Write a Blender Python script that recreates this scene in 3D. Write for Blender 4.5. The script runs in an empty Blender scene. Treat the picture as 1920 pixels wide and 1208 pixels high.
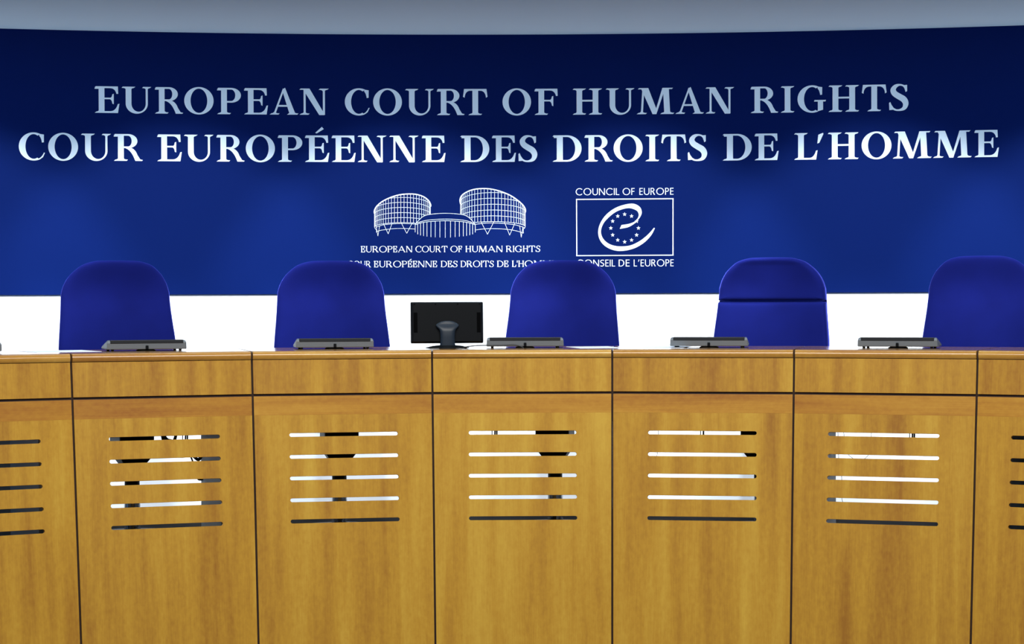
import bpy, bmesh, math, random
from mathutils import Vector, Matrix, noise
from mathutils.geometry import tessellate_polygon

C = bpy.context.scene.collection
S = bpy.context.scene
random.seed(7)
PI = math.pi

# ------------------------------------------------------------------ camera
FPX = 3870.0                       # focal length in pixels of a 1920 px frame
EYE = Vector((0.0, 0.0, 1.75))
PITCH = math.atan(54.0 / FPX)
ROLL = 0.0031
fwd = Vector((0, math.cos(PITCH), -math.sin(PITCH)))
up0 = Vector((0, math.sin(PITCH), math.cos(PITCH)))
rt0 = Vector((1, 0, 0))
up = (up0 * math.cos(ROLL) + rt0 * math.sin(ROLL)).normalized()
rt = fwd.cross(up).normalized()
cam_d = bpy.data.cameras.new('camera')
cam_d.sensor_width = 36.0
cam_d.lens = FPX / 1920 * 36.0
cam_d.clip_end = 100
cam = bpy.data.objects.new('camera', cam_d)
C.objects.link(cam)
M3 = Matrix((rt, up, -fwd)).transposed()
cam.matrix_world = Matrix.Translation(EYE) @ M3.to_4x4()
S.camera = cam

# ------------------------------------------------------------------ world, exposure
S.view_settings.view_transform = 'Standard'
S.view_settings.look = 'None'
S.view_settings.gamma = 1.0
S.view_settings.use_curve_mapping = False
S.view_settings.exposure = 0.0
w = bpy.data.worlds.new('world'); S.world = w; w.use_nodes = True
w.node_tree.nodes['Background'].inputs[0].default_value = (0.24, 0.54, 1.0, 1)
w.node_tree.nodes['Background'].inputs[1].default_value = 0.55

# ------------------------------------------------------------------ geometry of the room
BR = 5.2                           # radius of the bench front (top edge)
BO = Vector((0.123, 9.5 - BR))     # centre of the bench arc in plan
WR = 11.4                          # radius of the rear wall
WO = Vector((0.0, 11.2 - WR))
BANR = WR - 0.014                  # face of the blue banner
POD = 0.575                        # podium floor height
DESK = 1.49                        # desk top height
SOFFIT = 3.345

def area(name, loc, target, sx, sy, power, col=(1, 1, 1)):
    d = bpy.data.lights.new(name, 'AREA'); d.shape = 'RECTANGLE'; d.size = sx; d.size_y = sy
    d.energy = power; d.color = col
    o = bpy.data.objects.new(name, d); C.objects.link(o); o.location = loc
    o.rotation_euler = (Vector(target) - Vector(loc)).to_track_quat('-Z', 'Y').to_euler()
    return o

area('hall_ceiling_light', (0.1, 4.0, 5.6), (0.1, 9.6, 1.2), 5.0, 1.6, 600, (1.0, 0.965, 0.90))

area('wall_fill_light', (0.0, 9.75, 3.33), (0.0, 9.75, 0.0), 7.0, 0.25, 58, (0.50, 0.76, 1.0))  # unseen fill added to lift the banner top and the lower wall

def spot(name, loc, target, power, half, blend, col):
    d = bpy.data.lights.new(name, 'SPOT'); d.energy = power; d.spot_size = 2 * half; d.spot_blend = blend
    d.shadow_soft_size = 0.05; d.color = col
    o = bpy.data.objects.new(name, d); C.objects.link(o); o.location = loc
    o.rotation_euler = (Vector(target) - Vector(loc)).to_track_quat('-Z', 'Y').to_euler()

# ------------------------------------------------------------------ helpers
def ray(px, py):
    return fwd + rt * ((px - 960.0) / FPX) - up * ((py - 604.0) / FPX)

def hit_cyl(px, py, o2, R):
    d = ray(px, py); ex, ey = EYE.x - o2.x, EYE.y - o2.y
    a = d.x * d.x + d.y * d.y; b = 2 * (ex * d.x + ey * d.y); c = ex * ex + ey * ey - R * R
    t = (-b + math.sqrt(b * b - 4 * a * c)) / (2 * a)
    return EYE + d * t

def at_depth(px, py, Y):
    d = ray(px, py); return EYE + d * ((Y - EYE.y) / d.y)

for px in (-110, 330, 748, 1178, 1632, 2060):
    p = hit_cyl(px, 400, WO, WR)
    n = Vector((WO.x - p.x, WO.y - p.y, 0)).normalized()
    l = p + n * 2.0; l.z = SOFFIT - 0.03
    t = Vector((p.x, p.y, 1.47))
    spot('wall_spot', l, t, 290, math.radians(26.5), 0.5, (0.80, 0.92, 1.0))
for k in range(-5, 6):                # narrow unseen fill spots, added to brighten the foot of the wall
    p = Vector((k * 0.6, 11.2 - (k * 0.6) ** 2 / 22.8, 0.9))
    spot('wall_foot_fill', (p.x, p.y - 1.0, SOFFIT - 0.03), p, 420, math.radians(12), 1.0, (0.93, 0.97, 1.0))

def obj(name, me, mat=None, parent=None, smooth=None):
    if isinstance(me, bmesh.types.BMesh):
        m = bpy.data.meshes.new(name); me.to_mesh(m); me.free(); me = m
    o = bpy.data.objects.new(name, me); C.objects.link(o)
    if mat: me.materials.append(mat)
    if parent: o.parent = parent
    if smooth is not None:
        for p in me.polygons: p.use_smooth = True
        if smooth < 179:
            mod = o.modifiers.new('edges', 'EDGE_SPLIT'); mod.split_angle = math.radians(smooth)
    return o

def bevel(o, wd, seg=2):
    m = o.modifiers.new('bevel', 'BEVEL'); m.width = wd; m.segments = seg; m.limit_method = 'ANGLE'
    m.angle_limit = math.radians(30)
    return o

def thing(name, label, cat, loc=(0, 0, 0), rz=0.0, group=None):
    o = bpy.data.objects.new(name, None); C.objects.link(o); o.empty_display_size = 0.1
    o.location = loc; o.rotation_euler = (0, 0, rz)
    tag(o, label, cat, group); return o

def tag(o, label, cat, group=None):
    o['label'] = label; o['category'] = cat
    if group: o['group'] = group
    return o

def struct(o): o['kind'] = 'structure'; return o

def add_box(bm, x0, x1, y0, y1, z0, z1, mtx=None):
    vs = [bm.verts.new((x, y, z)) for z in (z0, z1) for x, y in ((x0, y0), (x1, y0), (x1, y1), (x0, y1))]
    for f in ((3, 2, 1, 0), (4, 5, 6, 7), (0, 1, 5, 4), (1, 2, 6, 5), (2, 3, 7, 6), (3, 0, 4, 7)):
        bm.faces.new([vs[i] for i in f])
    if mtx:
        for v in vs: v.co = mtx @ v.co
    return vs

def box(*a):
    bm = bmesh.new(); add_box(bm, *a); return bm

def add_lathe(bm, prof, n=40, c=(0, 0, 0), sx=1, sy=1):
    rings = []
    for r, z in prof:
        rings.append([bm.verts.new((c[0] + sx * r * math.cos(2 * PI * i / n), c[1] + sy * r * math.sin(2 * PI * i / n), c[2] + z)) for i in range(n)])
    for a, b in zip(rings, rings[1:]):
        for i in range(n): bm.faces.new((a[i], a[(i + 1) % n], b[(i + 1) % n], b[i]))
    bm.faces.new(rings[0][::-1]); bm.faces.new(rings[-1])

def catmull(pts, per=8, closed=False):
    out = []; n = len(pts)
    rng = range(n) if closed else range(n - 1)
    for i in rng:
        if closed: p0, p1, p2, p3 = (pts[(i + k - 1) % n] for k in range(4))
        else: p0, p1, p2, p3 = pts[max(i - 1, 0)], pts[i], pts[i + 1], pts[min(i + 2, n - 1)]
        for k in range(per):
            t = k / per
            out.append(tuple(0.5 * (2 * b + (c - a) * t + (2 * a - 5 * b + 4 * c - d) * t * t + (3 * b - a - 3 * c + d) * t ** 3)
                             for a, b, c, d in zip(p0, p1, p2, p3)))
    if not closed: out.append(tuple(pts[-1]))
    return out

def add_tube(bm, pts, r, n=8):
    pts = [Vector(p) for p in pts]; rings = []
    for i, p in enumerate(pts):
        t = (pts[min(i + 1, len(pts) - 1)] - pts[max(i - 1, 0)]).normalized()
        a = t.cross(Vector((0.13, 0.97, 0.21))).normalized(); b = t.cross(a)
        rings.append([bm.verts.new(p + r * (a * math.cos(2 * PI * k / n) + b * math.sin(2 * PI * k / n))) for k in range(n)])
    for u, v in zip(rings, rings[1:]):
        for k in range(n): bm.faces.new((u[k], u[(k + 1) % n], v[(k + 1) % n], v[k]))
    bm.faces.new(rings[0][::-1]); bm.faces.new(rings[-1])

# ------------------------------------------------------------------ materials
def mat(name, col, rough=0.5, metal=0.0, **kw):
    m = bpy.data.materials.new(name); m.use_nodes = True
    b = m.node_tree.nodes['Principled BSDF']
    b.inputs['Base Color'].default_value = (*col, 1); b.inputs['Roughness'].default_value = rough
    b.inputs['Metallic'].default_value = metal
    for k, v in kw.items(): b.inputs[k].default_value = v
    return m

def ramp(nt, stops):
    r = nt.nodes.new('ShaderNodeValToRGB')
    e = r.color_ramp.elements
    while len(e) < len(stops): e.new(0.5)
    for el, (p, c) in zip(e, stops): el.position = p; el.color = (*c, 1)
    return r

def noise_node(nt, vec, scale_xyz, scale, detail, rough, wsock=None):
    mp = nt.nodes.new('ShaderNodeMapping'); mp.inputs['Scale'].default_value = scale_xyz
    nt.links.new(vec, mp.inputs['Vector'])
    n = nt.nodes.new('ShaderNodeTexNoise'); n.noise_dimensions = '4D'
    n.inputs['Scale'].default_value = scale; n.inputs['Detail'].default_value = detail; n.inputs['Roughness'].default_value = rough
    nt.links.new(mp.outputs[0], n.inputs['Vector'])
    if wsock: nt.links.new(wsock, n.inputs['W'])
    return n.outputs['Fac']

def mathn(nt, op, a, b=None):
    n = nt.nodes.new('ShaderNodeMath'); n.operation = op
    for i, v in enumerate((a, b)):
        if v is None: continue
        if isinstance(v, (int, float)): n.inputs[i].default_value = v
        else: nt.links.new(v, n.inputs[i])
    return n.outputs[0]

def wood(name, horizontal=False, dark=(0.27, 0.105, 0.006), mid=(0.41, 0.200, 0.013), light=(0.50, 0.285, 0.028), rough=0.5, coat=0.05):
    m = bpy.data.materials.new(name); m.use_nodes = True; nt = m.node_tree
    b = nt.nodes['Principled BSDF']; b.inputs['Roughness'].default_value = rough
    b.inputs['Coat Weight'].default_value = coat; b.inputs['Specular IOR Level'].default_value = 0.2; b.inputs['Coat Roughness'].default_value = 0.18
    tc = nt.nodes.new('ShaderNodeTexCoord'); oi = nt.nodes.new('ShaderNodeObjectInfo')
    wv = mathn(nt, 'MULTIPLY', oi.outputs['Random'], 60.0)
    g = (0.02, 1, 1) if horizontal else (1, 0.3, 0.02)
    g2 = (0.08, 1, 1) if horizontal else (1, 0.3, 0.05)
    v = tc.outputs['Object']
    fine = noise_node(nt, v, g, 210, 3, 0.6, wv)
    band = noise_node(nt, v, g2, 13, 2, 0.5, wv)
    fig = noise_node(nt, v, (1, 1, 0.6) if not horizontal else (0.6, 1, 1), 60, 3, 0.6, wv)
    s = mathn(nt, 'ADD', mathn(nt, 'MULTIPLY', fine, 0.20), mathn(nt, 'MULTIPLY', band, 0.62))
    s = mathn(nt, 'ADD', s, mathn(nt, 'MULTIPLY', fig, 0.22))
    s = mathn(nt, 'ADD', s, mathn(nt, 'SUBTRACT', oi.outputs['Alpha'], 0.5))
    r = ramp(nt, ((0.33, dark), (0.53, mid), (0.72, light)))
    nt.links.new(s, r.inputs[0]); nt.links.new(r.outputs[0], b.inputs['Base Color'])
    return m

W_V = wood('veneer_upright_grain')
W_H = wood('veneer_level_grain', True, dark=(0.27, 0.090, 0.006), mid=(0.39, 0.170, 0.012), light=(0.48, 0.245, 0.024))
W_N = wood('nosing_solid_wood', True, dark=(0.27, 0.10, 0.010), mid=(0.40, 0.185, 0.020), light=(0.52, 0.29, 0.05), rough=0.28, coat=0.5)
W_T = wood('desk_top_lacquer', True, dark=(0.20, 0.075, 0.02), mid=(0.30, 0.13, 0.03), light=(0.38, 0.18, 0.05), rough=0.16, coat=0.8)
GAP = mat('dark_joint', (0.034, 0.013, 0.005), 0.8)
GREY_BOARD = mat('grey_support_board', (0.30, 0.30, 0.31), 0.6)
PALE_BOARD = mat('pale_grey_board', (0.70, 0.70, 0.71), 0.6)
WHITE = mat('wall_white_paint', (0.88, 0.89, 0.90), 0.8, **{'Specular IOR Level': 0.1})
CARPET = mat('dark_podium_carpet', (0.0055, 0.005, 0.0055), 0.95, **{'Specular IOR Level': 0.05})
FLOORM = mat('hall_floor', (0.22, 0.21, 0.20), 0.6)
BLUE = mat('banner_blue', (0.0015, 0.0098, 0.084), 0.6, **{'Specular IOR Level': 0.03})
INK = mat('banner_white_lettering', (0.86, 0.89, 0.92), 0.55)
BLACK = mat('black_plastic', (0.0022, 0.0025, 0.0029), 0.5, **{'Specular IOR Level': 0.10})
CABLE = mat('cable_black', (0.008, 0.008, 0.009), 0.5)
CONS = mat('console_grey_plastic', (0.12, 0.13, 0.135), 0.5)
CONS_D = mat('console_dark_panel', (0.010, 0.0105, 0.011), 0.45, **{'Specular IOR Level': 0.3})
CHROME = mat('chrome', (0.62, 0.63, 0.65), 0.18, 1.0)
PAPER = mat('paper', (0.82, 0.83, 0.85), 0.7)
STANDM = mat('monitor_stand_plastic', (0.010, 0.015, 0.022), 0.4, **{'Specular IOR Level': 0.25})
VENTM = mat('vent_black', (0.0007, 0.0007, 0.0008), 0.7, **{'Specular IOR Level': 0.03})

def fabric():
    m = bpy.data.materials.new('royal_blue_upholstery'); m.use_nodes = True; nt = m.node_tree
    b = nt.nodes['Principled BSDF']; b.inputs['Roughness'].default_value = 0.85
    b.inputs['Sheen Weight'].default_value = 1.0; b.inputs['Sheen Roughness'].default_value = 0.33
    b.inputs['Sheen Tint'].default_value = (0.14, 0.17, 1.0, 1)
    b.inputs['Specular IOR Level'].default_value = 0.04
    tc = nt.nodes.new('ShaderNodeTexCoord')
    f = noise_node(nt, tc.outputs['Object'], (1, 1, 1), 420, 2, 0.6)
    g = noise_node(nt, tc.outputs['Object'], (1, 1, 1), 7, 2, 0.5)
    s = mathn(nt, 'ADD', mathn(nt, 'MULTIPLY', f, 0.5), mathn(nt, 'MULTIPLY', g, 0.5))
    r = ramp(nt, ((0.3, (0.0024, 0.0040, 0.054)), (0.7, (0.0034, 0.0058, 0.076))))
    nt.links.new(s, r.inputs[0]); nt.links.new(r.outputs[0], b.inputs['Base Color'])
    bp = nt.nodes.new('ShaderNodeBump'); bp.inputs['Strength'].default_value = 0.12; bp.inputs['Distance'].default_value = 0.001
    nt.links.new(f, bp.inputs['Height']); nt.links.new(bp.outputs[0], b.inputs['Normal'])
    return m
FAB = fabric()

# ------------------------------------------------------------------ setting
struct(obj('floor', box(-9, 9, -3, 13, -0.1, 0), FLOORM))

def arc_solid(R0, R1, z0, z1, a0, a1, o2, n=120):
    bm = bmesh.new(); cols = []
    for i in range(n + 1):
        a = a0 + (a1 - a0) * i / n
        cols.append([bm.verts.new((o2.x + R * math.sin(a), o2.y + R * math.cos(a), z)) for R, z in ((R0, z0), (R1, z0), (R1, z1), (R0, z1))])
    for p, q in zip(cols, cols[1:]):
        for k in range(4): bm.faces.new((p[k], q[k], q[(k + 1) % 4], p[(k + 1) % 4]))
    bm.faces.new(cols[0][::-1]); bm.faces.new(cols[-1])
    bmesh.ops.recalc_face_normals(bm, faces=bm.faces)
    return bm
struct(obj('wall_back', arc_solid(WR, WR + 0.15, 0.0, 4.2, -0.5, 0.5, WO), WHITE, smooth=30))

def podium():
    bm = bmesh.new(); n = 60; a0 = -0.62; a1 = 0.62; rows = []
    for i in range(n + 1):
        a = a0 + (a1 - a0) * i / n
        p = Vector((BO.x + (BR + 0.03) * math.sin(a), BO.y + (BR + 0.03) * math.cos(a)))
        b = p.x / 5.8
        yq = WO.y + math.sqrt(WR * WR - min(abs(p.x) * 1.55, 5.4) ** 2)
        q = Vector((p.x * 1.55, yq - 0.001))
        rows.append([bm.verts.new((p.x, p.y, 0.0)), bm.verts.new((q.x, q.y, 0.0)), bm.verts.new((q.x, q.y, POD)), bm.verts.new((p.x, p.y, POD))])
    for u, v in zip(rows, rows[1:]):
        for k in range(4): bm.faces.new((u[k], v[k], v[(k + 1) % 4], u[(k + 1) % 4]))
    bm.faces.new(rows[0][::-1]); bm.faces.new(rows[-1])
    bmesh.ops.recalc_face_normals(bm, faces=bm.faces)
    return bm
struct(obj('floor_podium', podium(), CARPET))
# canopy ceiling above the judges
struct(obj('ceiling', box(-7, 7, 8.6, 11.6, SOFFIT, SOFFIT + 0.25), WHITE))

# ------------------------------------------------------------------ banner
ban = thing('wall_banner', 'deep blue wall banner with white court title in two languages and two emblems', 'banner',
            (0, WO.y + BANR, 2.45))
BI = Matrix.Translation(-ban.location)

zt = hit_cyl(900, 65, WO, BANR).z
zb = hit_cyl(900, 550.6, WO, BANR).z
bm = arc_solid(BANR, WR - 0.0005, zb, zt, -0.40, 0.40, WO, 160)
bmesh.ops.transform(bm, matrix=BI, verts=bm.verts)
obj('banner_panel', bm, BLUE, ban, smooth=30)

TH = 0.0008
def wall_pt(px, py, lift=TH):
    p = hit_cyl(px, py, WO, BANR - lift); return p

class Art:
    """flat shapes on the banner, each a thin raised plate"""
    def __init__(s, conv): s.bm = bmesh.new(); s.conv = conv; s.n = 0
    def poly(s, pts):
        pts = [p for i, p in enumerate(pts) if i == 0 or (abs(p[0] - pts[i - 1][0]) + abs(p[1] - pts[i - 1][1])) > 1e-7]
        s.n += 1; lift = TH + (s.n % 16) * 3e-5
        f = [s.bm.verts.new(s.conv(x, y, lift)) for x, y in pts]
        for t in tessellate_polygon([[Vector((x, y, 0)) for x, y in pts]]):
            if len(set(t)) == 3:
                try: s.bm.faces.new([f[i] for i in t])
                except ValueError: pass
    def line(s, pts, wd):
        """ribbon along pts"""
        L = []; R = []
        for i, p in enumerate(pts):
            a = pts[max(i - 1, 0)]; b = pts[min(i + 1, len(pts) - 1)]
            dx, dy = b[0] - a[0], b[1] - a[1]; l = math.hypot(dx, dy) or 1
            ww = wd[i] if isinstance(wd, (list, tuple)) else wd
            nx, ny = -dy / l * ww / 2, dx / l * ww / 2
            L.append((p[0] + nx, p[1] + ny)); R.append((p[0] - nx, p[1] - ny))
        s.poly(L + R[::-1])
    def done(s, name, parent=None, m=None):
        bmesh.ops.transform(s.bm, matrix=BI, verts=s.bm.verts)
        return obj(name, s.bm, m or INK, parent or ban)

# ---- lettering: each glyph in units of the cap height, y up
def arcpts(cx, cy, rx, ry, a0, a1, n=28):
    return [(cx + rx * math.cos(math.radians(a0 + (a1 - a0) * i / n)), cy + ry * math.sin(math.radians(a0 + (a1 - a0) * i / n))) for i in range(n + 1)]

def qbez(a, b, c, n=7):
    return [((1 - t) ** 2 * a[0] + 2 * t * (1 - t) * b[0] + t * t * c[0], (1 - t) ** 2 * a[1] + 2 * t * (1 - t) * b[1] + t * t * c[1]) for t in [i / n for i in range(n + 1)]]

def glyph(ch, St, T, serif):
    """-> (list of polygons, width). St: thick stroke, T: thin stroke, serif: serif length (0 = none)"""
    P = []; t = T * 0.72; sk = t * 0.9; br = 0.05 if serif else 0
    se = serif
    def rect(x0, x1, y0, y1): P.append([(x0, y0), (x1, y0), (x1, y1), (x0, y1)])
    def ser(x0, x1, a, b, top):           # serif from x0 to x1 on a stem a..b
        if not se: return
        pts = [(x0, 0), (x1 - sk, 0), (x1, t)] + qbez((x1 - sk, t), (b + 0.01, t + .01), (b, t + br)) + [(a, t + br)] + qbez((a, t + br), (a - .01, t + .01), (x0 + sk * 1.4, t))
        if top: pts = [((x0 + x1) - x, 1 - y) for x, y in pts][::1]
        P.append(pts)
    def stem(x, w_=None, top=(1, 1), bot=(1, 1)):
        w_ = w_ or St
        rect(x, x + w_, 0, 1)
        if se:
            if top: ser(x - se * top[0], x + w_ + se * top[1], x, x + w_, True)
            if bot: ser(x - se * bot[0], x + w_ + se * bot[1], x, x + w_, False)
    def halfring(x0, xc, xr, y0, y1, th, tv):
        cy = (y0 + y1) / 2; ry = (y1 - y0) / 2; rx = xr - xc
        out = [(x0, y0)] + arcpts(xc, cy, rx, ry, -90, 90) + [(x0, y1)]
        inn = [(x0, y1 - tv)] + arcpts(xc, cy, rx - th, ry - tv, 90, -90) + [(x0, y0 + tv)]
        P.append(out + inn)
    def ring(cx, cy, rx, ry, th, tv, a0=0, a1=360, skew=0):
        n = 64
        o_ = arcpts(cx, cy, rx, ry, a0, a1, n); i_ = arcpts(cx, cy, rx - th, ry - tv, a0, a1, n)
        h = n // 2
        P.append(o_[:h + 1] + i_[:h + 1][::-1]); P.append(o_[h:] + i_[h:][::-1])
    s0 = se * 0.95
    if ch in 'EÉFL':
        x = s0; stem(x, top=(1, 0 if ch != 'L' else 1), bot=(1, 0 if ch != 'F' else 1)); b = x + St
        if se:
            lt = St < .2; ka = .74 if lt else 1.0; e = b + 0.50 * ka
            if ch != 'L':
                P.append([(b - .01, 1), (e, 1), (e + .012, .725), (e - .055, .72)] + qbez((e - .055, .72), (e - .10, .935), (b + .2, 1 - T)) + [(b - .01, 1 - T)])
                m_ = b + .345 * ka
                P.append([(b - .01, .575), (b + .22 * ka, .575)] + qbez((b + .22 * ka, .575), (m_ - .07, .58), (m_ - .055, .70)) + [(m_, .725), (m_, .33), (m_ - .055, .355)] + qbez((m_ - .055, .355), (m_ - .07, .50), (b + .2 * ka, .515)) + [(b - .01, .515)])
            if ch != 'F':
                e2 = e + (0.0 if ch != 'L' else -.04)
                P.append([(b - .01, 0), (e2, 0), (e2 + .055, .35), (e2 - .005, .335)] + qbez((e2 - .005, .335), (e2 - .08, .075), (b + .22, T)) + [(b - .01, T)])
            wd = e + (.055 if ch != 'F' else .02)
        else:
            e = b + .36
            if ch != 'L': rect(b - .01, e, 1 - T, 1); rect(b - .01, e - .03, .5 - T / 2 + .02, .5 + T / 2 + .02)
            if ch != 'F': rect(b - .01, e, 0, T)
            wd = e
        if ch == 'É':
            c = x + St + .05
            P.append([(c - .03, 1.095), (c + .03, 1.075), (c + .30, 1.24), (c + .225, 1.325)] if se > .05 else [(c - .02, 1.09), (c + .05, 1.07), (c + .26, 1.25), (c + .16, 1.31)])
    elif ch == 'I':
        stem(s0); wd = s0 * 2 + St
    elif ch == 'H':
        gap = .40; stem(s0); x2 = s0 + St + gap; stem(x2); rect(s0 + St - .01, x2 + .01, .50, .50 + T); wd = x2 + St + s0
    elif ch == 'U':
        x = s0; wr = (T * 1.15 if se else St); xr = x + St + .53; r = .36
        if se:
            ser(x - se, x + St + se, x, x + St, True); ser(xr - se * .9, xr + wr + se * .9, xr, xr + wr, True)
        cx = (x + xr + wr) / 2; rx = (xr + wr - x) / 2; cxi = (x + St + xr) / 2; rxi = (xr - x - St) / 2
        P.append([(x, 1)] + arcpts(cx, r, rx, r + .015, 180, 360, 36) + [(xr + wr, 1), (xr, 1)] + arcpts(cxi, r, rxi, r - T * .9, 360, 180, 36) + [(x + St, 1)])
        wd = xr + wr + s0 * .95
    elif ch in 'OCG':
        rx = .54 if ch == 'O' else .53; wd = 2 * rx
        if ch == 'O': ring(rx, .5, rx, .52, St * 1.08, T * .9)
        else:
            if se:
                ring(rx, .5, rx, .52, St * 1.1, T * .95, 62, 295)
                xr = rx + .53 * math.cos(math.radians(62)); 
                P.append([(xr - .03, .965), (.90, .945), (.895, .66), (.825, .65)] + qbez((.825, .65), (.80, .83), (xr - .05, .895)))
                if ch == 'C':
                    a = arcpts(rx, .5, rx, .52, 294, 318, 6); i_ = arcpts(rx, .5, rx - St * .8, .52 - T * .95, 294, 318, 6)
                    P.append(a[:1] + [(.86, .105), (.935, .27), (.895, .275)] + qbez((.895, .275), (.82, .10), (.70, .055)) )
                    wd = .935
                else:
                    P.append([(.72, .03), (.80, .05), (.93, .09), (.93, .40), (.74, .40), (.74, .10)])
                    P.append([(.60, .40), (.62, .46), (1.04, .46), (1.01, .40)]); wd = 1.03
            else:
                ring(rx, .5, rx, .52, St, T, 42, 318); wd = rx + rx * math.cos(math.radians(42)) + .01
                if ch == 'G': rect(wd - St, wd, .08, .46)
    elif ch in 'DPR':
        x = s0; b = x + St
        if ch == 'D':
            rect(x, b, 0, 1)
            if se: ser(x - se, b + .05, x, b, True); ser(x - se, b + .05, x, b, False)
            halfring(b - .02, b + .14, b + .66 if se else b + .58, 0, 1, St * 1.05, T * .95); wd = b + .66 if se else b + .58
        else:
            stem(x, top=(1, 0))
            ylo = .44 if ch == 'P' else .475
            xr = b + (.52 if ch == 'P' else .50) if se else b + .42
            halfring(b - .02, b + .16, xr, ylo, 1, St * .98, T * .95); wd = xr
            if ch == 'R':
                if se:
                    o1 = qbez((b + .18, .52), (b + .42, .47), (b + .50, .22)) + [(b + .60, .06), (b + .70, .035), (b + .665, 0), (b + .42, .0)]
                    P.append(o1 + qbez((b + .42, .0), (b + .28, .40), (b + .06, .47)) + [(b + .06, .51)]); wd = b + .70
                else:
                    P.append([(b + .10, .50), (b + .25, .50), (b + .52, 0), (b + .36, 0)]); wd = b + .52
    elif ch == 'T':
        wd = .92 if se else .78; x = wd / 2 - St / 2; stem(x, top=None)
        if se:
            rect(x - .2, x + St + .2, 1 - T, 1)
            for sg in (-1, 1):
                c = wd / 2; f = lambda X, Y: (c + sg * X, Y)
                P.append([f(.18, 1), f(.42, 1), f(.46, .70), f(.40, .665)] + [f(*q) for q in qbez((.40, .665), (.38, .93), (.18, 1 - T))])
        else: rect(0, wd, 1 - T, 1)
    elif ch == 'A':
        wd = 1.08 if se else .92; l = s0 * .8; ap = wd * .47
        tn = T * 1.15 if se else St
        P.append([(l, .0), (l + tn, 0), (ap + .03, .96), (ap - .02, 1.0)])
        rb = wd - l - .0
        P.append([(ap - .055, .93), (ap + .045, 1.02), (ap + .06, 1.02), (rb, 0), (rb - St * 1.05, 0), (ap - .03, .86)])
        rect(l + .16, rb - St - .05, .30, .30 + T)
        if se:
            ser(l - se * .9, l + tn + se * 1.1, l + .02, l + tn, False); ser(rb - St - se * .75, rb + se * .7, rb - St, rb - .04, False)
    elif ch == 'N':
        x = s0; tn = T * 1.1 if se else St; xr = x + .70; wd = xr + tn + s0 * .9
        rect(x, x + tn, 0, 1); rect(xr, xr + tn, -.0, 1)
        P.append([(x - .04, 1), (x + St * 1.0, 1), (xr + tn, .0), (xr + tn - .03, -.01), (xr - St * .62, -.01)] if se else [(x, 1), (x + St * 1.1, 1), (xr + tn, 0), (xr + tn - St * 1.1, 0)])
        if se:
            ser(x - se, x + tn + se * .95, x, x + tn, False); ser(xr - se, xr + tn + se * .95, xr, xr + tn, True)
            P.append([(x - se, 1 - t), (x + .03, 1 - t), (x + .03, 1), (x - se + sk, 1)])
    elif ch == 'M':
        x = s0; tn = T * 1.1; xr = x + .86; c = x + .50; wd = xr + St + s0 * 1.1
        P.append([(x, 0), (x + tn, 0), (x + tn + .06, 1), (x + .06, 1)])
        P.append([(xr, 0), (xr + St, 0), (xr + St - .05, 1), (xr - .05, 1)])
        P.append([(x + .0, 1), (x + .06 + St, 1), (c + .10, .12), (c + .02, 0), (c - .07, 0)])
        P.append([(c - .0, 0), (c + .07, 0), (xr + .03, .98), (xr - .07, 1)])
        if se:
            ser(x - se, x + tn + se, x, x + tn, False); ser(xr - se, xr + St + se, xr, xr + St, False)
            P.append([(x - se * .7, 1 - t), (x + .1, 1 - t), (x + .1, 1), (x - se * .7 + sk, 1)])
            P.append([(xr + St - .1, 1 - t), (xr + St + se * .7 - sk, 1 - t), (xr + St + se * .7, 1), (xr + St - .1, 1)])
    elif ch == 'S':
        k = St
        pts = [(.60, .80, T * .8), (.545, .925, T * .9), (.40, .975, T), (.25, .925, k * .62), (.165, .79, k * .88), (.215, .655, k * .98), (.36, .545, k * 1.02),
               (.53, .43, k * 1.05), (.605, .27, k * .92), (.55, .10, k * .66), (.38, .025, T), (.20, .055, T * .9), (.10, .19, T * .8)]
        if not se: pts = [(.56, .89, k), (.40, .945, k), (.20, .90, k), (.09, .76, k), (.16, .60, k), (.33, .51, k), (.50, .40, k), (.53, .24, k), (.42, .09, k), (.25, .05, k), (.06, .11, k)]
        cp = catmull(pts, 6); L = []; R = []
        for i, p in enumerate(cp):
            a = cp[max(i - 1, 0)]; b = cp[min(i + 1, len(cp) - 1)]; dx, dy = b[0] - a[0], b[1] - a[1]; l = math.hypot(dx, dy)
            L.append((p[0] - dy / l * p[2] / 2, p[1] + dx / l * p[2] / 2)); R.append((p[0] + dy / l * p[2] / 2, p[1] - dx / l * p[2] / 2))
        P.append(L + R[::-1]); wd = .70 if se else .62
        if se:
            P.append([(.655, .97), (.655, .735), (.60, .70), (.56, .85), (.47, .955)]); P.append([(.03, .03), (.02, .30), (.065, .335), (.14, .14), (.28, .05)])
    elif ch == "'":
        if St > .2: P.append([(.0, .60), (.07, .63), (.215, .96), (.20, 1.0), (.035, .93)]); wd = .215
        elif se: P.append([(.03, .66), (.08, .66), (.11, 1.0), (.0, 1.0)]); wd = .11
        else: P.append([(.0, .68), (.07, .68), (.20, 1.0), (.08, 1.0)]); wd = .20
    return P, wd

def px_conv(px, py, lift): return wall_pt(px, py, lift)

Z1 = [hit_cyl(890, y, WO, BANR).z for y in (215.9, 166.9)]
Z2 = [hit_cyl(930, y, WO, BANR).z for y in (303.8, 254.3)]
def ang(px): p = hit_cyl(px, 300, WO, BANR); return math.atan2(p.x - WO.x, p.y - WO.y)
def level_conv(zb_, zt_):
    def f(a, y, lift):
        r = BANR - lift
        return Vector((WO.x + r * math.sin(a), WO.y + r * math.cos(a), zb_ + (zt_ - zb_) * y))
    return f

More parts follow.
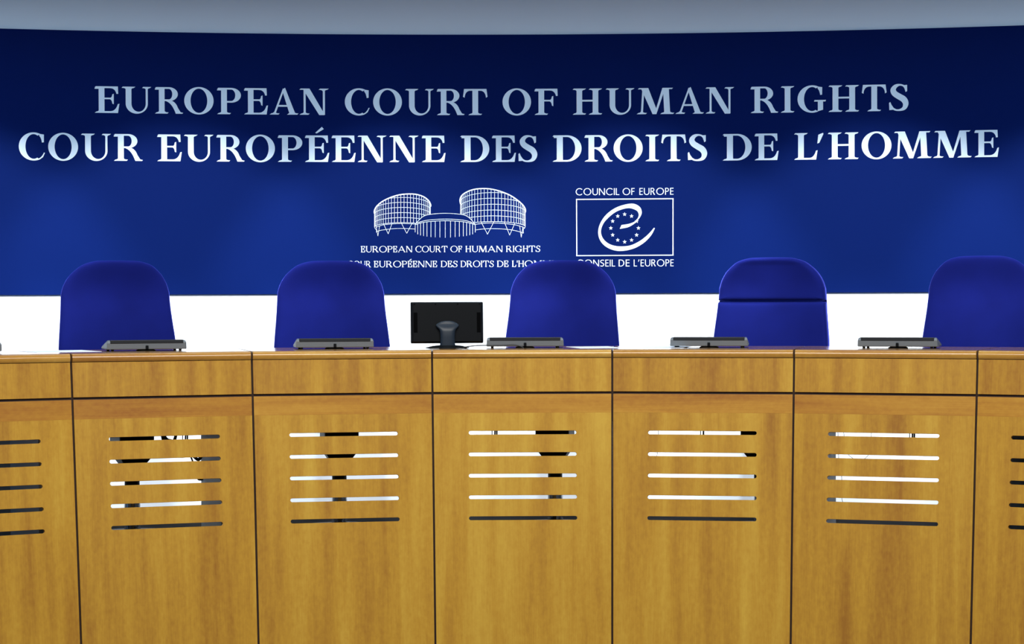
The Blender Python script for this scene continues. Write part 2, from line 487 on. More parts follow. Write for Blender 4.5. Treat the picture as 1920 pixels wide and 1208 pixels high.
def set_letters(art, letters, St, T, serif):
    for ch, x0, x1 in letters:
        P, wd = glyph(ch, St, T, serif)
        xs = [x for p in P for x, y in p]; lo, hi = min(xs), max(xs)
        a0, a1 = ang(x0), ang(x1)
        for p in P: art.poly([(a0 + (x - lo) / (hi - lo) * (a1 - a0), y) for x, y in p])

L1 = [("EUROPEAN", [178, 224.5, 228.75, 284.5, 291, 344, 346, 401, 407.5, 452.3, 458, 503, 506, 560, 562, 617]),
      ("COURT", [647, 693.5, 700, 754, 760, 814, 819.5, 871.5, 868.5, 914.5]),
      ("OF", [942.5, 996, 1002.5, 1046]),
      ("HUMAN", [1074, 1129.4, 1136, 1190, 1194, 1264.5, 1266.5, 1320, 1323, 1377]),
      ("RIGHTS", [1407.5, 1459.5, 1464, 1489.5, 1495.5, 1549, 1553.5, 1611, 1616, 1662.5, 1667, 1703.5])]
L2 = [("COUR", [35.4, 84.5, 90.5, 146.5, 152, 208.5, 213.5, 268]),
      ("EUROPÉENNE", [295, 341, 345, 400.6, 406, 459, 461, 515.5, 521, 567, 572, 617.5, 622, 667, 670.5, 725, 730, 785, 791, 835.5]),
      ("DES", [863, 917.5, 922.5, 967.5, 972, 1007.5]),
      ("DROITS", [1036, 1090.5, 1096, 1149, 1150.5, 1205, 1210, 1236, 1240, 1286.5, 1289.5, 1326]),
      ("DE", [1355, 1409.5, 1415, 1460]),
      ("L'HOMME", [1489, 1533, 1532.5, 1544, 1552, 1610, 1615.5, 1671.5, 1674, 1747, 1749.5, 1822, 1827, 1873])]
for L, Z in ((L1, Z1), (L2, Z2)):
    for wtxt, xs in L:
        a = Art(level_conv(*Z))
        set_letters(a, [(c, xs[2 * i], xs[2 * i + 1]) for i, c in enumerate(wtxt)], 0.215, 0.068, 0.15)
        a.done('headline_lettering')

def fit_word(art, text, x0, x1, St, T, serif, gap):
    gl = [glyph(c, St, T, serif) for c in text]
    ext = []
    for P, wd in gl:
        xs = [x for p in P for x, y in p]; ext.append((min(xs), max(xs)))
    tot = sum(b - a for a, b in ext) + gap * (len(text) - 1)
    a0, a1 = ang(x0), ang(x1); k = (a1 - a0) / tot; cur = 0
    for (P, wd), (lo, hi) in zip(gl, ext):
        for p in P: art.poly([(a0 + (cur + x - lo) * k, y) for x, y in p])
        cur += hi - lo + gap

def caption(words, ybase, ytop, xref, St, T, serif, gap, name):
    Z = [hit_cyl(xref, y, WO, BANR).z for y in (ybase, ytop)]
    for t_, x0, x1 in words:
        a = Art(level_conv(*Z)); fit_word(a, t_, x0, x1, St, T, serif, gap); a.done(name)
caption([("EUROPEAN", 675.7, 772.8), ("COURT", 778.3, 838.6), ("OF", 843.9, 865.8), ("HUMAN", 871.9, 942.3), ("RIGHTS", 948, 1012.3)],
        472.9, 461.3, 844, .125, .062, .075, .06, 'caption_lettering')
caption([("COUR", 651, 695), ("EUROPÉENNE", 700, 819), ("DES", 825.5, 857), ("DROITS", 862.7, 925), ("DE", 931, 953), ("L'HOMME", 959, 1043)],
        501.0, 489.2, 844, .125, .062, .075, .06, 'caption_lettering')
caption([("COUNCIL", 1079.3, 1161), ("OF", 1167.3, 1189.8), ("EUROPE", 1198.7, 1262.7)], 365.7, 352.9, 1171, .118, .098, 0, .16, 'caption_lettering')
caption([("CONSEIL", 1081, 1152.9), ("DE", 1159.5, 1180), ("L'EUROPE", 1187.8, 1262.7)], 499.7, 486.9, 1171, .118, .098, 0, .16, 'caption_lettering')

# ---- framed emblem with the swirl and twelve stars
def c7(x, y): return (1060 + x / 7.104, 340 + y / 7.104)
a = Art(px_conv)
for p in ([(142, 235), (1442, 225), (1442, 239), (142, 249)], [(144, 985), (1442, 978), (1442, 991), (144, 998)],
          [(142, 240), (156, 240), (160, 994), (146, 994)], [(1427, 228), (1441, 228), (1441, 988), (1427, 988)]):
    a.poly([c7(*q) for q in p])
frame = a.done('emblem_frame')
outer = [(1193, 628), (1140, 725), (1040, 825), (900, 900), (720, 930), (570, 890), (470, 800), (437, 680), (470, 550), (560, 430), (700, 340), (880, 297), (985, 335), (1018, 405), (1003, 465), (955, 530), (905, 575), (830, 614), (725, 634)]
inner = [(748, 583), (850, 566), (925, 535), (965, 490), (977, 440), (945, 388), (840, 358), (700, 395), (590, 470), (510, 560), (475, 660), (495, 750), (560, 820), (650, 858), (760, 868), (880, 850), (1000, 790), (1100, 710), (1182, 618)]
a = Art(px_conv)
co = catmull(outer, 6); ci = catmull(inner, 6)
# ribbon of quads between the two edges
def resample(pts, n):
    d = [0]
    for p, q in zip(pts, pts[1:]): d.append(d[-1] + math.hypot(q[0] - p[0], q[1] - p[1]))
    out = []; j = 0
    for i in range(n):
        s_ = d[-1] * i / (n - 1)
        while j < len(d) - 2 and d[j + 1] < s_: j += 1
        t_ = (s_ - d[j]) / max(d[j + 1] - d[j], 1e-9)
        out.append((pts[j][0] + (pts[j + 1][0] - pts[j][0]) * t_, pts[j][1] + (pts[j + 1][1] - pts[j][1]) * t_))
    return out
a.poly([c7(*p) for p in co + ci])
a.done('emblem_swirl', None).parent = frame
for k in range(12):
    cx, cy = 790 + 184 * math.sin(k * PI / 6), 624 - 184 * math.cos(k * PI / 6)
    a = Art(px_conv)
    a.poly([c7(cx + (29 if i % 2 == 0 else 11.5) * math.sin(i * PI / 5), cy - (29 if i % 2 == 0 else 11.5) * math.cos(i * PI / 5)) for i in range(10)])
    a.done('emblem_star', frame)

# ---- line drawing of the court building
def c8(p): return (690 + p[0] / 6.194, 345 + p[1] / 6.194)
def interp(pts, x):
    for p, q in zip(pts, pts[1:]):
        if p[0] <= x <= q[0]: return p[1] + (q[1] - p[1]) * (x - p[0]) / max(q[0] - p[0], 1e-6)
    return pts[0][1] if x < pts[0][0] else pts[-1][1]
dome_top = catmull([(548, 468), (600, 412), (645, 376), (720, 354), (900, 341), (1080, 354), (1150, 376), (1195, 412), (1246, 468)], 6)
def hidden(x, y): return 548 <= x <= 1246 and y > interp(dome_top, x) - 3
def tower(rim, rim_mono, cx, ax, rows, k_top, k_bot, nv, edge_l, edge_r, vees, low, name):
    a = Art(px_conv); wl = 4.0 / 6.194
    a.line([c8(p) for p in catmull(rim, 6)], 13 / 6.194)
    rm = catmull(rim_mono, 6)
    def rowy(yc, k, x):
        s_ = max(-1, min(1, (x - cx) / ax)); return yc + k * (1 - math.sqrt(max(0, 1 - s_ * s_)))
    n = len(rows)
    for i, yc in enumerate(rows):
        k = k_top + (k_bot - k_top) * i / (n - 1); seg = []
        for j in range(91):
            th = -PI / 2 + PI * j / 90; x = cx + ax * math.sin(th); y = rowy(yc, k, x)
            if y > interp(rm, x) and not hidden(x, y): seg.append((x, y))
            else:
                if len(seg) > 1: a.line([c8(p) for p in seg], wl)
                seg = []
        if len(seg) > 1: a.line([c8(p) for p in seg], wl)
    for j in range(nv + 1):
        th = -PI / 2 + PI * j / nv; x = cx + ax * math.sin(th)
        y0 = interp(rm, x); y1 = rowy(rows[-1], k_bot, x)
        if 548 <= x <= 1246: y1 = min(y1, interp(dome_top, x) - 2)
        if y1 - y0 > 8: a.line([c8((x, y0)), c8((x, y1))], wl * .95)
    for l in low:
        a.line([c8(p) for p in catmull(l, 6)], wl)
    for v in vees:
        a.line([c8(v[0]), c8(v[1])], wl); a.line([c8(v[1]), c8(v[2])], wl)
    a.done(name)
tower([(75, 345), (74, 310), (100, 262), (160, 208), (250, 162), (350, 130), (450, 117), (550, 120), (640, 146), (700, 190), (727, 238), (726, 265)],
      [(70, 325), (100, 262), (160, 208), (250, 162), (350, 130), (450, 117), (550, 120), (640, 146), (700, 190), (730, 250)],
      400, 325, [157, 214, 273, 333, 391, 449], 92, 55, 27, 0, 0,
      [((95, 490), (115, 605), (135, 485)), ((180, 465), (235, 580), (280, 458)), ((385, 450), (450, 575), (515, 452))],
      [[(90, 505), (180, 475), (300, 463), (420, 460), (548, 466)], [(98, 553), (170, 535), (300, 520), (420, 518), (546, 524)], [(76, 505), (88, 525), (98, 535), (97, 565)]],
      'emblem_tower')
tower([(1075, 235), (1068, 182), (1092, 132), (1150, 92), (1230, 64), (1330, 54), (1430, 60), (1540, 87), (1650, 132), (1740, 192), (1800, 247), (1826, 292), (1827, 330)],
      [(1072, 180), (1092, 132), (1150, 92), (1230, 64), (1330, 54), (1430, 60), (1540, 87), (1650, 132), (1740, 192), (1800, 247), (1828, 300)],
      1450, 376, [100, 166, 236, 303, 371, 438], 105, 60, 29, 0, 0,
      [((1315, 445), (1388, 585), (1462, 440)), ((1585, 445), (1645, 595), (1705, 458)), ((1760, 482), (1780, 620), (1800, 495))],
      [[(1248, 470), (1340, 458), (1450, 455), (1600, 462), (1720, 478), (1815, 508)], [(1248, 535), (1340, 523), (1450, 520), (1600, 526), (1720, 545), (1806, 572)], [(1826, 495), (1818, 515), (1803, 525), (1806, 572)]],
      'emblem_tower')
a = Art(px_conv); wl = 4.8 / 6.194
a.line([c8(p) for p in dome_top], wl)
arc2 = catmull([(548, 462), (620, 437), (720, 418), (900, 408), (1080, 418), (1175, 437), (1246, 465)], 6)
arc3 = catmull([(548, 475), (620, 452), (720, 437), (900, 428), (1080, 437), (1175, 453), (1246, 475)], 6)
a.line([c8(p) for p in arc2], wl); a.line([c8(p) for p in arc3], wl)
for x, y in ((548, 562), (577, 585), (610, 598), (645, 605), (685, 611), (731, 617), (781, 620), (835, 622), (897, 625), (958, 622), (1012, 618), (1061, 612), (1107, 608), (1145, 603), (1182, 595), (1215, 585), (1246, 562)):
    a.line([c8((x, interp(arc3, x))), c8((x, y))], wl)
a.done('emblem_entrance')

# ------------------------------------------------------------------ the judges' bench: seven wooden units on an arc
SLOPE = math.radians(8.5)
JPX = [-214, 133, 472, 810, 1148, 1489, 1833, 2190]
def joint_angle(px):
    p = hit_cyl(px, 662, BO, BR); return math.atan2(p.x - BO.x, p.y - BO.y)
JA = [joint_angle(x) for x in JPX]
ZT = DESK - 0.036                      # underside of the nosing
def s_at(py):                          # distance down the sloping front at picture row py in the middle of the bench
    k = (py - 550.0) / FPX; h0 = EYE.z - ZT
    return (k * 9.5 - h0) / (math.cos(SLOPE) + k * math.sin(SLOPE))
S_G0, S_G1, S_R = s_at(734.3), s_at(739.0), s_at(774)
SLOT = [s_at(y) for y in (811, 851.5, 891.5, 932, 971.5)]
S_END = (ZT - 0.02) / math.cos(SLOPE)

UNIT_LABELS = [
 'wooden bench unit cut off by the left border, its slots dark grey inside',
 'wooden bench unit below the leftmost full grey console, cables behind its slots',
 'wooden bench unit before the second chair from the left, just left of the monitor',
 'wooden bench unit directly below the monitor base, palest of the bench fronts',
 'wooden bench unit in front of the chair with a seamed headrest',
 'wooden bench unit below the rightmost grey console, second from the right border',
 'wooden bench unit cut off by the right border, its slots dark grey inside']

def slab_front(s0, s1, y0, y1, hw0, hw1, slots=None):
    """board in the plane of the front: local x along the unit, s down the slope, y depth behind the face. hw = half width at s"""
    bm = bmesh.new()
    def P(x, s, d):
        y = -s * math.sin(SLOPE) + d * math.cos(SLOPE); z = ZT - s * math.cos(SLOPE) - d * math.sin(SLOPE)
        return Vector((x, y, z))
    def hw(s): return hw0 + (hw1 - hw0) * s / S_END
    if not slots:
        vs = [bm.verts.new(P(sx * hw(s), s, d)) for d in (y0, y1) for s, sx in ((s0, -1), (s0, 1), (s1, 1), (s1, -1))]
        for f in ((0, 1, 2, 3), (7, 6, 5, 4), (0, 4, 5, 1), (1, 5, 6, 2), (2, 6, 7, 3), (3, 7, 4, 0)): bm.faces.new([vs[i] for i in f])
    else:
        wl, hh = slots; n = 8
        def loop(sc):                          # clockwise rounded slot outline
            pts = [(wl - hh + hh * math.sin(PI * i / n), sc - hh * math.cos(PI * i / n)) for i in range(n + 1)]
            pts += [(-wl + hh - hh * math.sin(PI * i / n), sc + hh * math.cos(PI * i / n)) for i in range(n + 1)]
            return pts
        outer = [(-hw(s0), s0), (hw(s0), s0), (hw(s1), s1), (-hw(s1), s1)]
        loops = [outer] + [loop(sc) for sc in SLOT]
        tri = tessellate_polygon([[Vector((x, s, 0)) for x, s in l] for l in loops])
        flat = [p for l in loops for p in l]
        F = [bm.verts.new(P(x, s, y0)) for x, s in flat]; B = [bm.verts.new(P(x, s, y1)) for x, s in flat]
        for t in tri:
            bm.faces.new([F[i] for i in t]); bm.faces.new([B[i] for i in reversed(t)])
        k = 0
        for l in loops:
            m_ = len(l)
            for i in range(m_): bm.faces.new((F[k + i], F[k + (i + 1) % m_], B[k + (i + 1) % m_], B[k + i]))
            k += m_
    bmesh.ops.recalc_face_normals(bm, faces=bm.faces)
    return bm

units = []
TONE = (-.02, -.03, -.01, .045, -.01, -.035, -.03)    # veneer sheets of different tone
for i in range(7):
    a0, a1 = JA[i], JA[i + 1]; am = (a0 + a1) / 2; half = (a1 - a0) / 2
    ch = BR * math.cos(half)
    base = Vector((BO.x + ch * math.sin(am), BO.y + ch * math.cos(am), 0))
    u = thing('bench_unit', UNIT_LABELS[i], 'bench', base, -am, 'wooden units of the judges bench')
    g = 0.0048
    tn = math.tan(half)
    hw0 = BR * math.sin(half) - g
    hw1 = (ch - S_END * math.sin(SLOPE)) * tn - g
    obj('fascia_board', slab_front(0.003, S_G0, 0, 0.02, hw0, hw1), W_V, u)
    obj('shadow_gap', slab_front(S_G0 - .01, S_G1 + .01, 0.012, 0.03, hw0, hw1), GAP, u)
    obj('top_rail', box(-hw0 + .02, hw0 - .02, .024, .06, ZT - .07, ZT), GAP, u)
    obj('rail_board', slab_front(S_G1, S_R - 0.0003, 0.001, 0.02, hw0, hw1), W_H, u)
    obj('front_panel', slab_front(S_R, S_END, 0, 0.018, hw0, hw1, (0.2465, 0.0088)), W_V, u)
    # desk top with a rounded wooden nosing
    D = 0.62
    def edge(d): return (ch + d) * tn - g
    bm = bmesh.new()
    vs = [bm.verts.new((sx * edge(d), d, z)) for z in (DESK - .036, DESK) for sx, d in ((-1, .03), (1, .03), (1, D), (-1, D))]
    for f in ((3, 2, 1, 0), (4, 5, 6, 7), (0, 1, 5, 4), (1, 2, 6, 5), (2, 3, 7, 6), (3, 0, 4, 7)): bm.faces.new([vs[q] for q in f])
    obj('desk_top', bm, W_T, u)
    bm = bmesh.new(); prof = [(0.03, DESK - .036), (-0.004, DESK - .036), (-0.0075, DESK - .030)] + \
        [(0.012 - .022 * math.cos(t * PI / 14), DESK - .022 + .022 * math.sin(t * PI / 14)) for t in range(0, 8)] + [(0.03, DESK)]
    rr = [[bm.verts.new((sx * edge(d), d, z)) for d, z in prof] for sx in (-1, 1)]
    for q in range(len(prof)): bm.faces.new((rr[0][q], rr[1][q], rr[1][(q + 1) % len(prof)], rr[0][(q + 1) % len(prof)]))
    bm.faces.new(rr[0][::-1]); bm.faces.new(rr[1]); bmesh.ops.recalc_face_normals(bm, faces=bm.faces)
    obj('nosing', bm, W_N, u, smooth=40)
    # dark batten behind each joint
    for sg in (-1, 1):
        bm = bmesh.new()
        for s_, e_ in ((-.0325, S_END),):
            vs = []
            for s in (s_, e_):
                e = hw0 + (hw1 - hw0) * s / S_END
                for d in (.021, .034):
                    for dx in (-.03, g + d * tn - .0002):
                        vs.append(bm.verts.new((sg * (e + dx), -s * math.sin(SLOPE) + d * math.cos(SLOPE), ZT - s * math.cos(SLOPE) - d * math.sin(SLOPE))))
            bmesh.ops.convex_hull(bm, input=vs)
        obj('joint_batten', bm, GAP, u)
    for sg in (-1, 1):
        off = .115 if i in (0, 6) or (i, sg) == (1, 1) else .09 if (i, sg) == (5, -1) else .06
        bm = box(sg * (hw0 - off) - .011, sg * (hw0 - off) + .011, .06, .56, POD, DESK - .036)
        obj('support_panel', bm, GREY_BOARD, u)
    if i == 6:
        obj('back_board', box(-hw0 + .13, hw0 - .13, .42, .44, POD + .02, DESK - .036), PALE_BOARD, u)
    for c in u.children:
        if c.data.materials[0] in (W_V, W_H, W_N): c.color = (1, 1, 1, 0.5 + TONE[i] + (-.03 if c.name.startswith('fascia') else 0) + random.uniform(-.012, .012))  # fascia darkened in colour to offset the hall light falling on it
    units.append(u)

# ------------------------------------------------------------------ chairs
PROF = [(.1670, .07), (.1657, .102), (.160, .133), (.152, .159), (.142, .180), (.128, .199), (.112, .217), (.094, .234), (.070, .250), (.046, .262), (.020, .270), (0.0, .274), (-.10, .281), (-.28, .298), (-.45, .300), (-.60, .285), (-.68, .255)]
ZTOP = EYE.z - POD + 0.167             # chair top above the podium

def outline(zlo, zhi, n=150):
    """closed outline of the backrest between two heights (relative to eye level), counter-clockwise from the bottom left"""
    r = catmull([(hw_, z) for z, hw_ in PROF], 6)
    r = [(0.0, PROF[0][0] + .0010), (.04, PROF[0][0] + .0007)] + r
    rp = [(x, z) for x, z in r if zlo <= z <= zhi]
    def hwz(zq):
        rr = sorted((z, x) for x, z in r); return interp(rr, zq)
    if zhi < PROF[0][0]: rp = [(0, zhi), (hwz(zhi) * .9, zhi), (hwz(zhi), zhi - .004)] + [p for p in rp if p[1] < zhi - .006]
    if zlo > PROF[-1][0]: rp = [p for p in rp if p[1] > zlo + .006] + [(hwz(zlo), zlo + .004), (hwz(zlo) * .9, zlo), (0, zlo)]
    else: rp = rp + [(.21, PROF[-1][0] - .02), (0, PROF[-1][0] - .025)]
    rp = resample(rp, n)
    return rp + [(-x, z) for x, z in rp[-2:0:-1]]

def pillow(out, T, rings=26, cz=None, curve=None, power=5.0):
    """a cushion: front (-y) and back (+y) faces domed to a rounded edge along the outline"""
    bm = bmesh.new(); n = len(out)
    zc = sum(p[1] for p in out) / n if cz is None else cz
    def P(r, q, sg):
        x = q[0] * r; z = zc + (q[1] - zc) * r
        y = sg * T * math.sqrt(max(0.0, 1 - r ** power))
        y += curve(x, z, sg) if curve else 0
        return bm.verts.new((x, y, z))
    rs = [1 - (1 - k / rings) ** 1.7 for k in range(1, rings + 1)]
    front = [[P(r, q, -1) for q in out] for r in rs[:-1]]; back = [[P(r, q, 1) for q in out] for r in rs[:-1]]
    rim = [P(1, q, 0) for q in out]
    cf = P(0, (0, zc), -1); cb = P(0, (0, zc), 1)
    for side, c_ in ((front, cf), (back, cb)):
        for k in range(n): bm.faces.new((c_, side[0][k], side[0][(k + 1) % n]))
        seq = side + [rim]
        for u_, v_ in zip(seq, seq[1:]):
            for k in range(n): bm.faces.new((u_[k], v_[k], v_[(k + 1) % n], u_[(k + 1) % n]))
    bmesh.ops.recalc_face_normals(bm, faces=bm.faces)
    return bm

RECL = 0.16
def back_curve(x, z, sg):
    # recline plus a gentle hollow across the back
    y = (z + .65) * RECL - 0.10 * (x / .3) ** 2 * .35
    y -= 0.095 * (max(0.0, z + .05) / .22) ** 2
    if sg <= 0: y += 0.006 * math.exp(-((z - .02) / .13) ** 2) * math.exp(-(x / .2) ** 2)
    return y

def make_chair(label, seam=False):
    t = thing('judge_chair', label, 'chair', (0, 0, 0), 0, 'blue judges chairs behind the bench')
    off = Matrix.Translation((0, 0.215, EYE.z - POD))
    def part(name, bm):
        bmesh.ops.transform(bm, matrix=off, verts=bm.verts)
        return obj(name, bm, FAB, t, smooth=180)
    if not seam: part('backrest', pillow(outline(-9, 9), 0.045, curve=back_curve, power=6))
    else:
        ZC = -0.054
        def cv2(x, z, sg):
            y = back_curve(x, z, 1)
            if sg <= 0: y -= 0.012 * max(0.0, 1 - ((z - .03) / .10) ** 2) * (1 - (x / .3) ** 2)
            return y
        part('backrest', pillow(outline(-9, ZC - .0002), 0.043, curve=lambda x, z, sg: back_curve(x, z, 1), power=45))
        bs = pillow([(x * 1.0, z) for x, z in outline(-9, .164)], 0.026, curve=lambda x, z, sg: back_curve(x, z, 1) + .017, power=10)
        part('back_shell', bs)
        part('headrest', pillow(outline(ZC + .0002, 9), 0.047, curve=cv2, power=16))
    # seat cushion
    so = []
    for k in range(120):
        a_ = 2 * PI * k / 120; c_, s_ = math.cos(a_), math.sin(a_)
        so.append((.25 * math.copysign(abs(c_) ** .45, c_), .24 * math.copysign(abs(s_) ** .45, s_)))
    bm = pillow(so, .055, 16, 0.0, power=7)
    bmesh.ops.transform(bm, matrix=Matrix.Translation((0, 0, .555)) @ Matrix.Rotation(-PI / 2, 4, 'X'), verts=bm.verts)
    obj('seat', bm, FAB, t, smooth=180)
    bm = bmesh.new()
    add_box(bm, -.03, .03, .18, .26, .46, .60); add_box(bm, -.03, .03, .0, .26, .46, .49)
    bevel(obj('back_bracket', bm, BLACK, t), .006)
    bm = bmesh.new()
    vs = [bm.verts.new((sx * x, sy * y, z)) for x, y, z in ((.085, .10, .51), (.085, .10, .40), (.045, .045, .335)) for sx, sy in ((-1, -1), (1, -1), (1, 1), (-1, 1))]
    bmesh.ops.convex_hull(bm, input=vs)
    bevel(obj('seat_mechanism', bm, BLACK, t), .008)
    bm = bmesh.new(); add_lathe(bm, [(.034, .17), (.036, .175), (.036, .37)], 32)
    obj('gas_lift_sleeve', bm, BLACK, t, smooth=40)
    bm = bmesh.new(); add_lathe(bm, [(.040, .02), (.040, .172)], 32)
    obj('pedestal_column', bm, CHROME, t, smooth=40)
    bm = bmesh.new(); add_lathe(bm, [(.23, 0), (.235, .006), (.22, .014), (.06, .028), (.05, .03)], 48)
    obj('pedestal_base', bm, BLACK, t, smooth=40)
    return t

def copy_tree(o, parent=None):
    c = o.copy(); C.objects.link(c)
    if parent: c.parent = parent
    for k in list(o.children): copy_tree(k, c)
    return c

CH = [(246, 211, 'blue judge chair behind the leftmost full console, nearest the left border'),
      (635, 619, 'blue judge chair behind the bench just left of the monitor'),
      (1040, 1057, 'blue judge chair just right of the monitor, its top covering part of the captions'),
      (1427, 1451, 'blue judge chair with a seam across its headrest'),
      (1812, 1850, 'blue judge chair cut off by the right border of the photo')]
proto = None
for k, (pc, pb, lab) in enumerate(CH):
    if k == 3: t = make_chair(lab, True)
    elif proto is None: t = proto = make_chair(lab)
    else: t = copy_tree(proto); t['label'] = lab
    X = (pc - 960) / FPX * 10.2; yb = BO.y + math.sqrt((BR + 0.86) ** 2 - (X - BO.x) ** 2)
    p = at_depth(pc, 600, yb)
    # turn about the column so that the top of the back (0.33 m behind it) stands where it does
    q = at_depth(pb, 540, yb + .31)
    if k >= 3:                         # backs set a notch higher
        for c in t.children:
            if c.name.split('.')[0] in ('backrest', 'headrest', 'back_shell'): c.location.z = .010
    t.location = (p.x, p.y, POD); t.rotation_euler = (0, 0, -math.atan2(q.x - p.x, .31))

# ------------------------------------------------------------------ things on the desk
def on_desk(px, d):
    """point on the desk top, d behind the front edge, in the picture column px"""
    p = hit_cyl(px, 650, BO, BR + d); return Vector((p.x, p.y, DESK)), -math.atan2(p.x - BO.x, p.y - BO.y)

def make_console(label):
    t = thing('conference_console', label, 'console', group='grey conference consoles on the desk')
    w2 = .183; bm = bmesh.new()
    prof = [(0.0, .008), (-.004, .040), (.006, .049), (.03, .050), (.17, .020), (.175, .008)]
    rr = [[bm.verts.new((sx * (w2 - (.006 if z > .045 else 0)), y, z)) for y, z in prof] for sx in (-1, 1)]
    for q in range(6): bm.faces.new((rr[0][q], rr[1][q], rr[1][(q + 1) % 6], rr[0][(q + 1) % 6]))
    bm.faces.new(rr[0][::-1]); bm.faces.new(rr[1]); bmesh.ops.recalc_face_normals(bm, faces=bm.faces)
    bevel(obj('housing', bm, CONS, t), .004, 3)
    bm = bmesh.new(); add_box(bm, -w2 + .016, w2 - .016, -.0055, .035, .0350, .0508)
    bevel(obj('top_strip', bm, CONS_D, t), .002)
    bm = bmesh.new(); add_box(bm, -.006, .006, -.012, .0, .008, .026)
    bevel(obj('cable_plug', bm, BLACK, t), .002)
    bm = bmesh.new(); add_lathe(bm, [(.045, 0), (.045, .004), (.03, .010)], 32, (0, .03, 0), 1, .6)
    obj('base_plate', bm, BLACK, t, smooth=40)
    for sx in (-1, 1):
        for y in (.012, .155):
            bm = bmesh.new(); add_lathe(bm, [(.006, 0), (.007, .009)], 12, (sx * .155, y, 0))
            obj('foot', bm, BLACK, t, smooth=40)
    return t
CONSOLE = [(275.5, 'grey console leftmost of those fully in view, below the first blue chair'),
           (628, 'grey console in front of the blue chair left of the monitor'),
           (984.5, 'grey console right beside the monitor, with a black cable across it'),
           (1329, 'grey console half in front of the chair with the seamed headrest'),
           (1682.5, 'grey console rightmost on the desk, overlapping the cut-off blue chair'),
           (-74, 'grey console at the left border of the photo, only its dark end showing')]
proto = None
for px, lab in CONSOLE:
    t = make_console(lab) if proto is None else copy_tree(proto)
    proto = proto or t
    t['label'] = lab
    p, r = on_desk(px, .26); t.location = p; t.rotation_euler = (0, 0, r)

# monitor seen from behind
mp, mr = on_desk(838.5, .30)
mon = thing('computer_monitor', 'black flat monitor seen from behind between two blue chairs', 'monitor', mp, mr + .03)
TL = Matrix.Translation((0, .0, .024)) @ Matrix.Rotation(math.radians(-4), 4, 'X')
w2, h0, h1 = .172, .0, .196
bm = bmesh.new(); add_box(bm, -w2, w2, 0.0, .022, h0, h1, TL); bevel(obj('screen_housing', bm, BLACK, mon), .004)
bm = bmesh.new(); vs = [bm.verts.new(TL @ Vector((x, y, z))) for x, y, z in
    ((-w2 + .003, 0, .003), (w2 - .003, 0, .003), (w2 - .003, 0, h1 - .003), (-w2 + .003, 0, h1 - .003), (-w2 + .008, -.012, .006), (w2 - .008, -.012, .006), (w2 - .008, -.012, h1 - .006), (-w2 + .008, -.012, h1 - .006))]
bmesh.ops.convex_hull(bm, input=vs); bevel(obj('rear_cover', bm, BLACK, mon), .004)
for sx in (-1, 1):
    for k in range(1):
        bm = bmesh.new(); add_box(bm, sx * .150 - .009, sx * .150 + .009, -.0128, .0, .050, .145, TL)
        obj('vent', bm, VENTM, mon)
for x in (-.055, .05, -.155, .155):
    bm = bmesh.new(); add_box(bm, x - .003, x + .003, -.0127, .0, h1 - .014, h1 - .008, TL); obj('cover_screw', bm, VENTM, mon)
bm = bmesh.new(); add_box(bm, w2, w2 + .0012, .008, .021, .004, h1 - .004, TL); obj('screen_bezel', bm, CONS_D, mon)
bm = bmesh.new()
secs = []
for z, hw_, y0_, y1_ in ((.0, .040, -.045, -.005), (.02, .036, -.044, -.01), (.05, .034, -.042, -.012), (.08, .036, -.040, -.012), (.092, .041, -.037, -.012), (.104, .053, -.030, -.010), (.111, .055, -.024, -.010), (.120, .044, -.020, -.010), (.127, .028, -.018, -.010), (.130, .010, -.016, -.010)):
    secs.append([bm.verts.new((hw_ * math.copysign(abs(math.cos(a_)) ** .6, math.cos(a_)), (y0_ + y1_) / 2 + (y1_ - y0_) / 2 * math.copysign(abs(math.sin(a_)) ** .8, math.sin(a_)), z)) for a_ in [2 * PI * k / 32 for k in range(32)]])
for u_, v_ in zip(secs, secs[1:]):
    for k in range(32): bm.faces.new((u_[k], u_[(k + 1) % 32], v_[(k + 1) % 32], v_[k]))
bm.faces.new(secs[0][::-1]); bm.faces.new(secs[-1])
obj('stand_neck', bm, STANDM, mon, smooth=50)
bm = bmesh.new(); add_lathe(bm, [(.105, .002), (.104, .004), (.07, .012), (.03, .016)], 48, (0, -.015, 0), 1, .75)
obj('stand_base', bm, BLACK, mon, smooth=50)
for sx in (-.085, .0, .085):
    bm = bmesh.new(); add_lathe(bm, [(.006, 0), (.006, .004)], 12, (sx, -.03, 0)); obj('foot', bm, BLACK, mon)

# cable from the monitor to the console beside it
pts = []
for px, py, d in ((868, 651.5, .24), (890, 648.5, .235), (912, 647.8, .235), (940, 647.8, .232), (962, 646.8, .232), (975, 649.2, .23), (982, 653.0, .22)):
    pts.append(hit_cyl(px, py, BO, BR + d))
bm = bmesh.new(); add_tube(bm, catmull([tuple(p) for p in pts], 6), .0027)
tag(obj('monitor_cable', bm, CABLE, smooth=180), 'thin black cable looping from the monitor base across the console beside it', 'cable')

# sheets of paper lying on the desk
for px0, d, yaw, wx, lab in ((1128, .20, .25, .21, 'white paper sheet on the desk at the foot of the chair right of the monitor'),
                        (1240, .22, -.1, .21, 'white paper sheet poking out left of the console by the seamed chair'),
                        (130, .24, .12, .30, 'white paper sheet lying flat on the desk before the leftmost chair')):
    p, r = on_desk(px0, d); bm = box(-wx / 2, wx / 2, 0, .297, 0, .0012)
    o = tag(obj('paper_sheet', bm, PAPER), lab, 'paper', 'paper sheets on the desk'); o.location = p; o.rotation_euler = (0, 0, r + yaw)

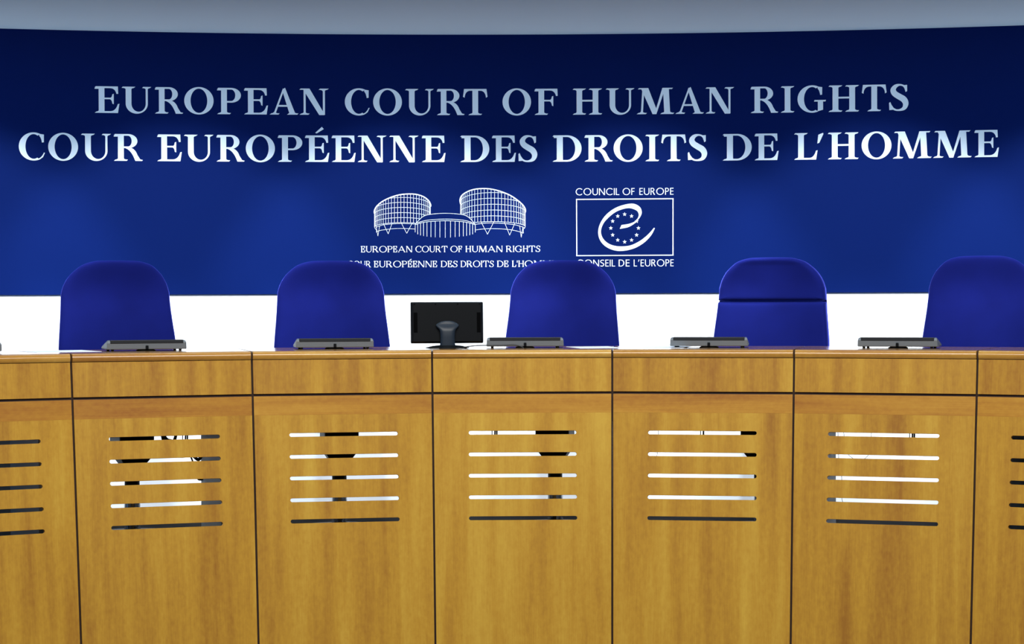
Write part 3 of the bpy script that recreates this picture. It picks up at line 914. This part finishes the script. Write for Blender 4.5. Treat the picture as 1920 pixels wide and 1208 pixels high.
# cables under the desk, seen through the slots
def hang(name, pts, r, lab, grp):
    bm = bmesh.new(); add_tube(bm, catmull([tuple(p) for p in pts], 8), r)
    tag(obj(name, bm, CABLE, smooth=180), lab, 'cable', grp)
def under(px, py, d=.30): return hit_cyl(px, py, BO, BR + d)
bundle_at = [(349, 'behind the slots of the unit below the leftmost full console', 1), (929, 'behind the slots of the unit below the monitor', 3), (1320, 'behind the slots of the unit right of the monitor unit', 4), (1712, 'behind the slots of the unit below the rightmost console', 5)]
for px, where, ui in bundle_at:
    t = thing('cable_bundle', 'bundle of black cables hanging ' + where, 'cable', group='cable bundles under the desk')
    p0 = under(px, 700); t.location = (p0.x, p0.y, DESK - .04)
    for k, (dx, dt) in enumerate(((-6, -1.5), (-.5, 0), (3, .4))):
        if ui == 4 and k == 2: continue
        ps = [under(px + dx * .6 + 6, 668), under(px + dx + 4, 770), under(px + dx, 800), under(px + dx - 2.5, 835), under(px + dx - 18, 846), under(px - 34 + dx, 838)]
        ps = [p - t.location for p in ps]
        ps[0].z = -.001
        bm = bmesh.new(); add_tube(bm, catmull([tuple(p) for p in ps], 6), .0022 if k == 0 else .004)
        obj('cable', bm, CABLE, t, smooth=180)
dd = .24
for pts, r, lab in (
    ([(1234, 690), (1233, 770), (1234.5, 812), (1232, 853), (1226, 872)], .0012, 'hair-thin cable behind the slots of the unit right of the monitor unit'),
    ([(1634, 690), (1634, 780), (1634, 812), (1630, 850), (1612, 864), (1594, 856), (1590, 846), (1580, 800), (1572, 700)], .0012, 'thin looping cable behind the upper slots of the unit below the rightmost console'),
    ([(1570, 690), (1572, 852), (1578, 894), (1579, 938), (1590, 952)], .0012, 'thin straight cable behind the lower slots of the unit below the rightmost console'),
    ([(296, 690), (304, 812), (318, 850), (340, 856), (358, 853), (372, 862), (380, 850)], .008, 'thick black cable sagging behind the slots of the unit below the leftmost console'),
    ([(330, 690), (330, 812), (318, 826), (306, 812), (298, 760)], .0075, 'black cable loop behind the top slot of the unit below the leftmost console'),
    ([(352, 848), (360, 862), (370, 897), (381, 899)], .004, 'black cable end trailing behind the third slot of the unit below the leftmost console')):
    hang('desk_cable', [under(x, y, dd) for x, y in pts], r, lab, 'loose cables under the desk'); dd += .035

# low grey board added behind the left end so its slots show grey
pa, pb_ = hit_cyl(-150, 800, BO, BR + .80), hit_cyl(104, 800, BO, BR + .80)
L_ = math.hypot(pb_.x - pa.x, pb_.y - pa.y)
o = tag(obj('slot_backing', box(0, L_, 0, .03, 0, .72), GREY_BOARD), 'low grey board added behind the slots at the left border', 'screen')
o.location = (pa.x, pa.y, POD); o.rotation_euler = (0, 0, math.atan2(pb_.y - pa.y, pb_.x - pa.x))
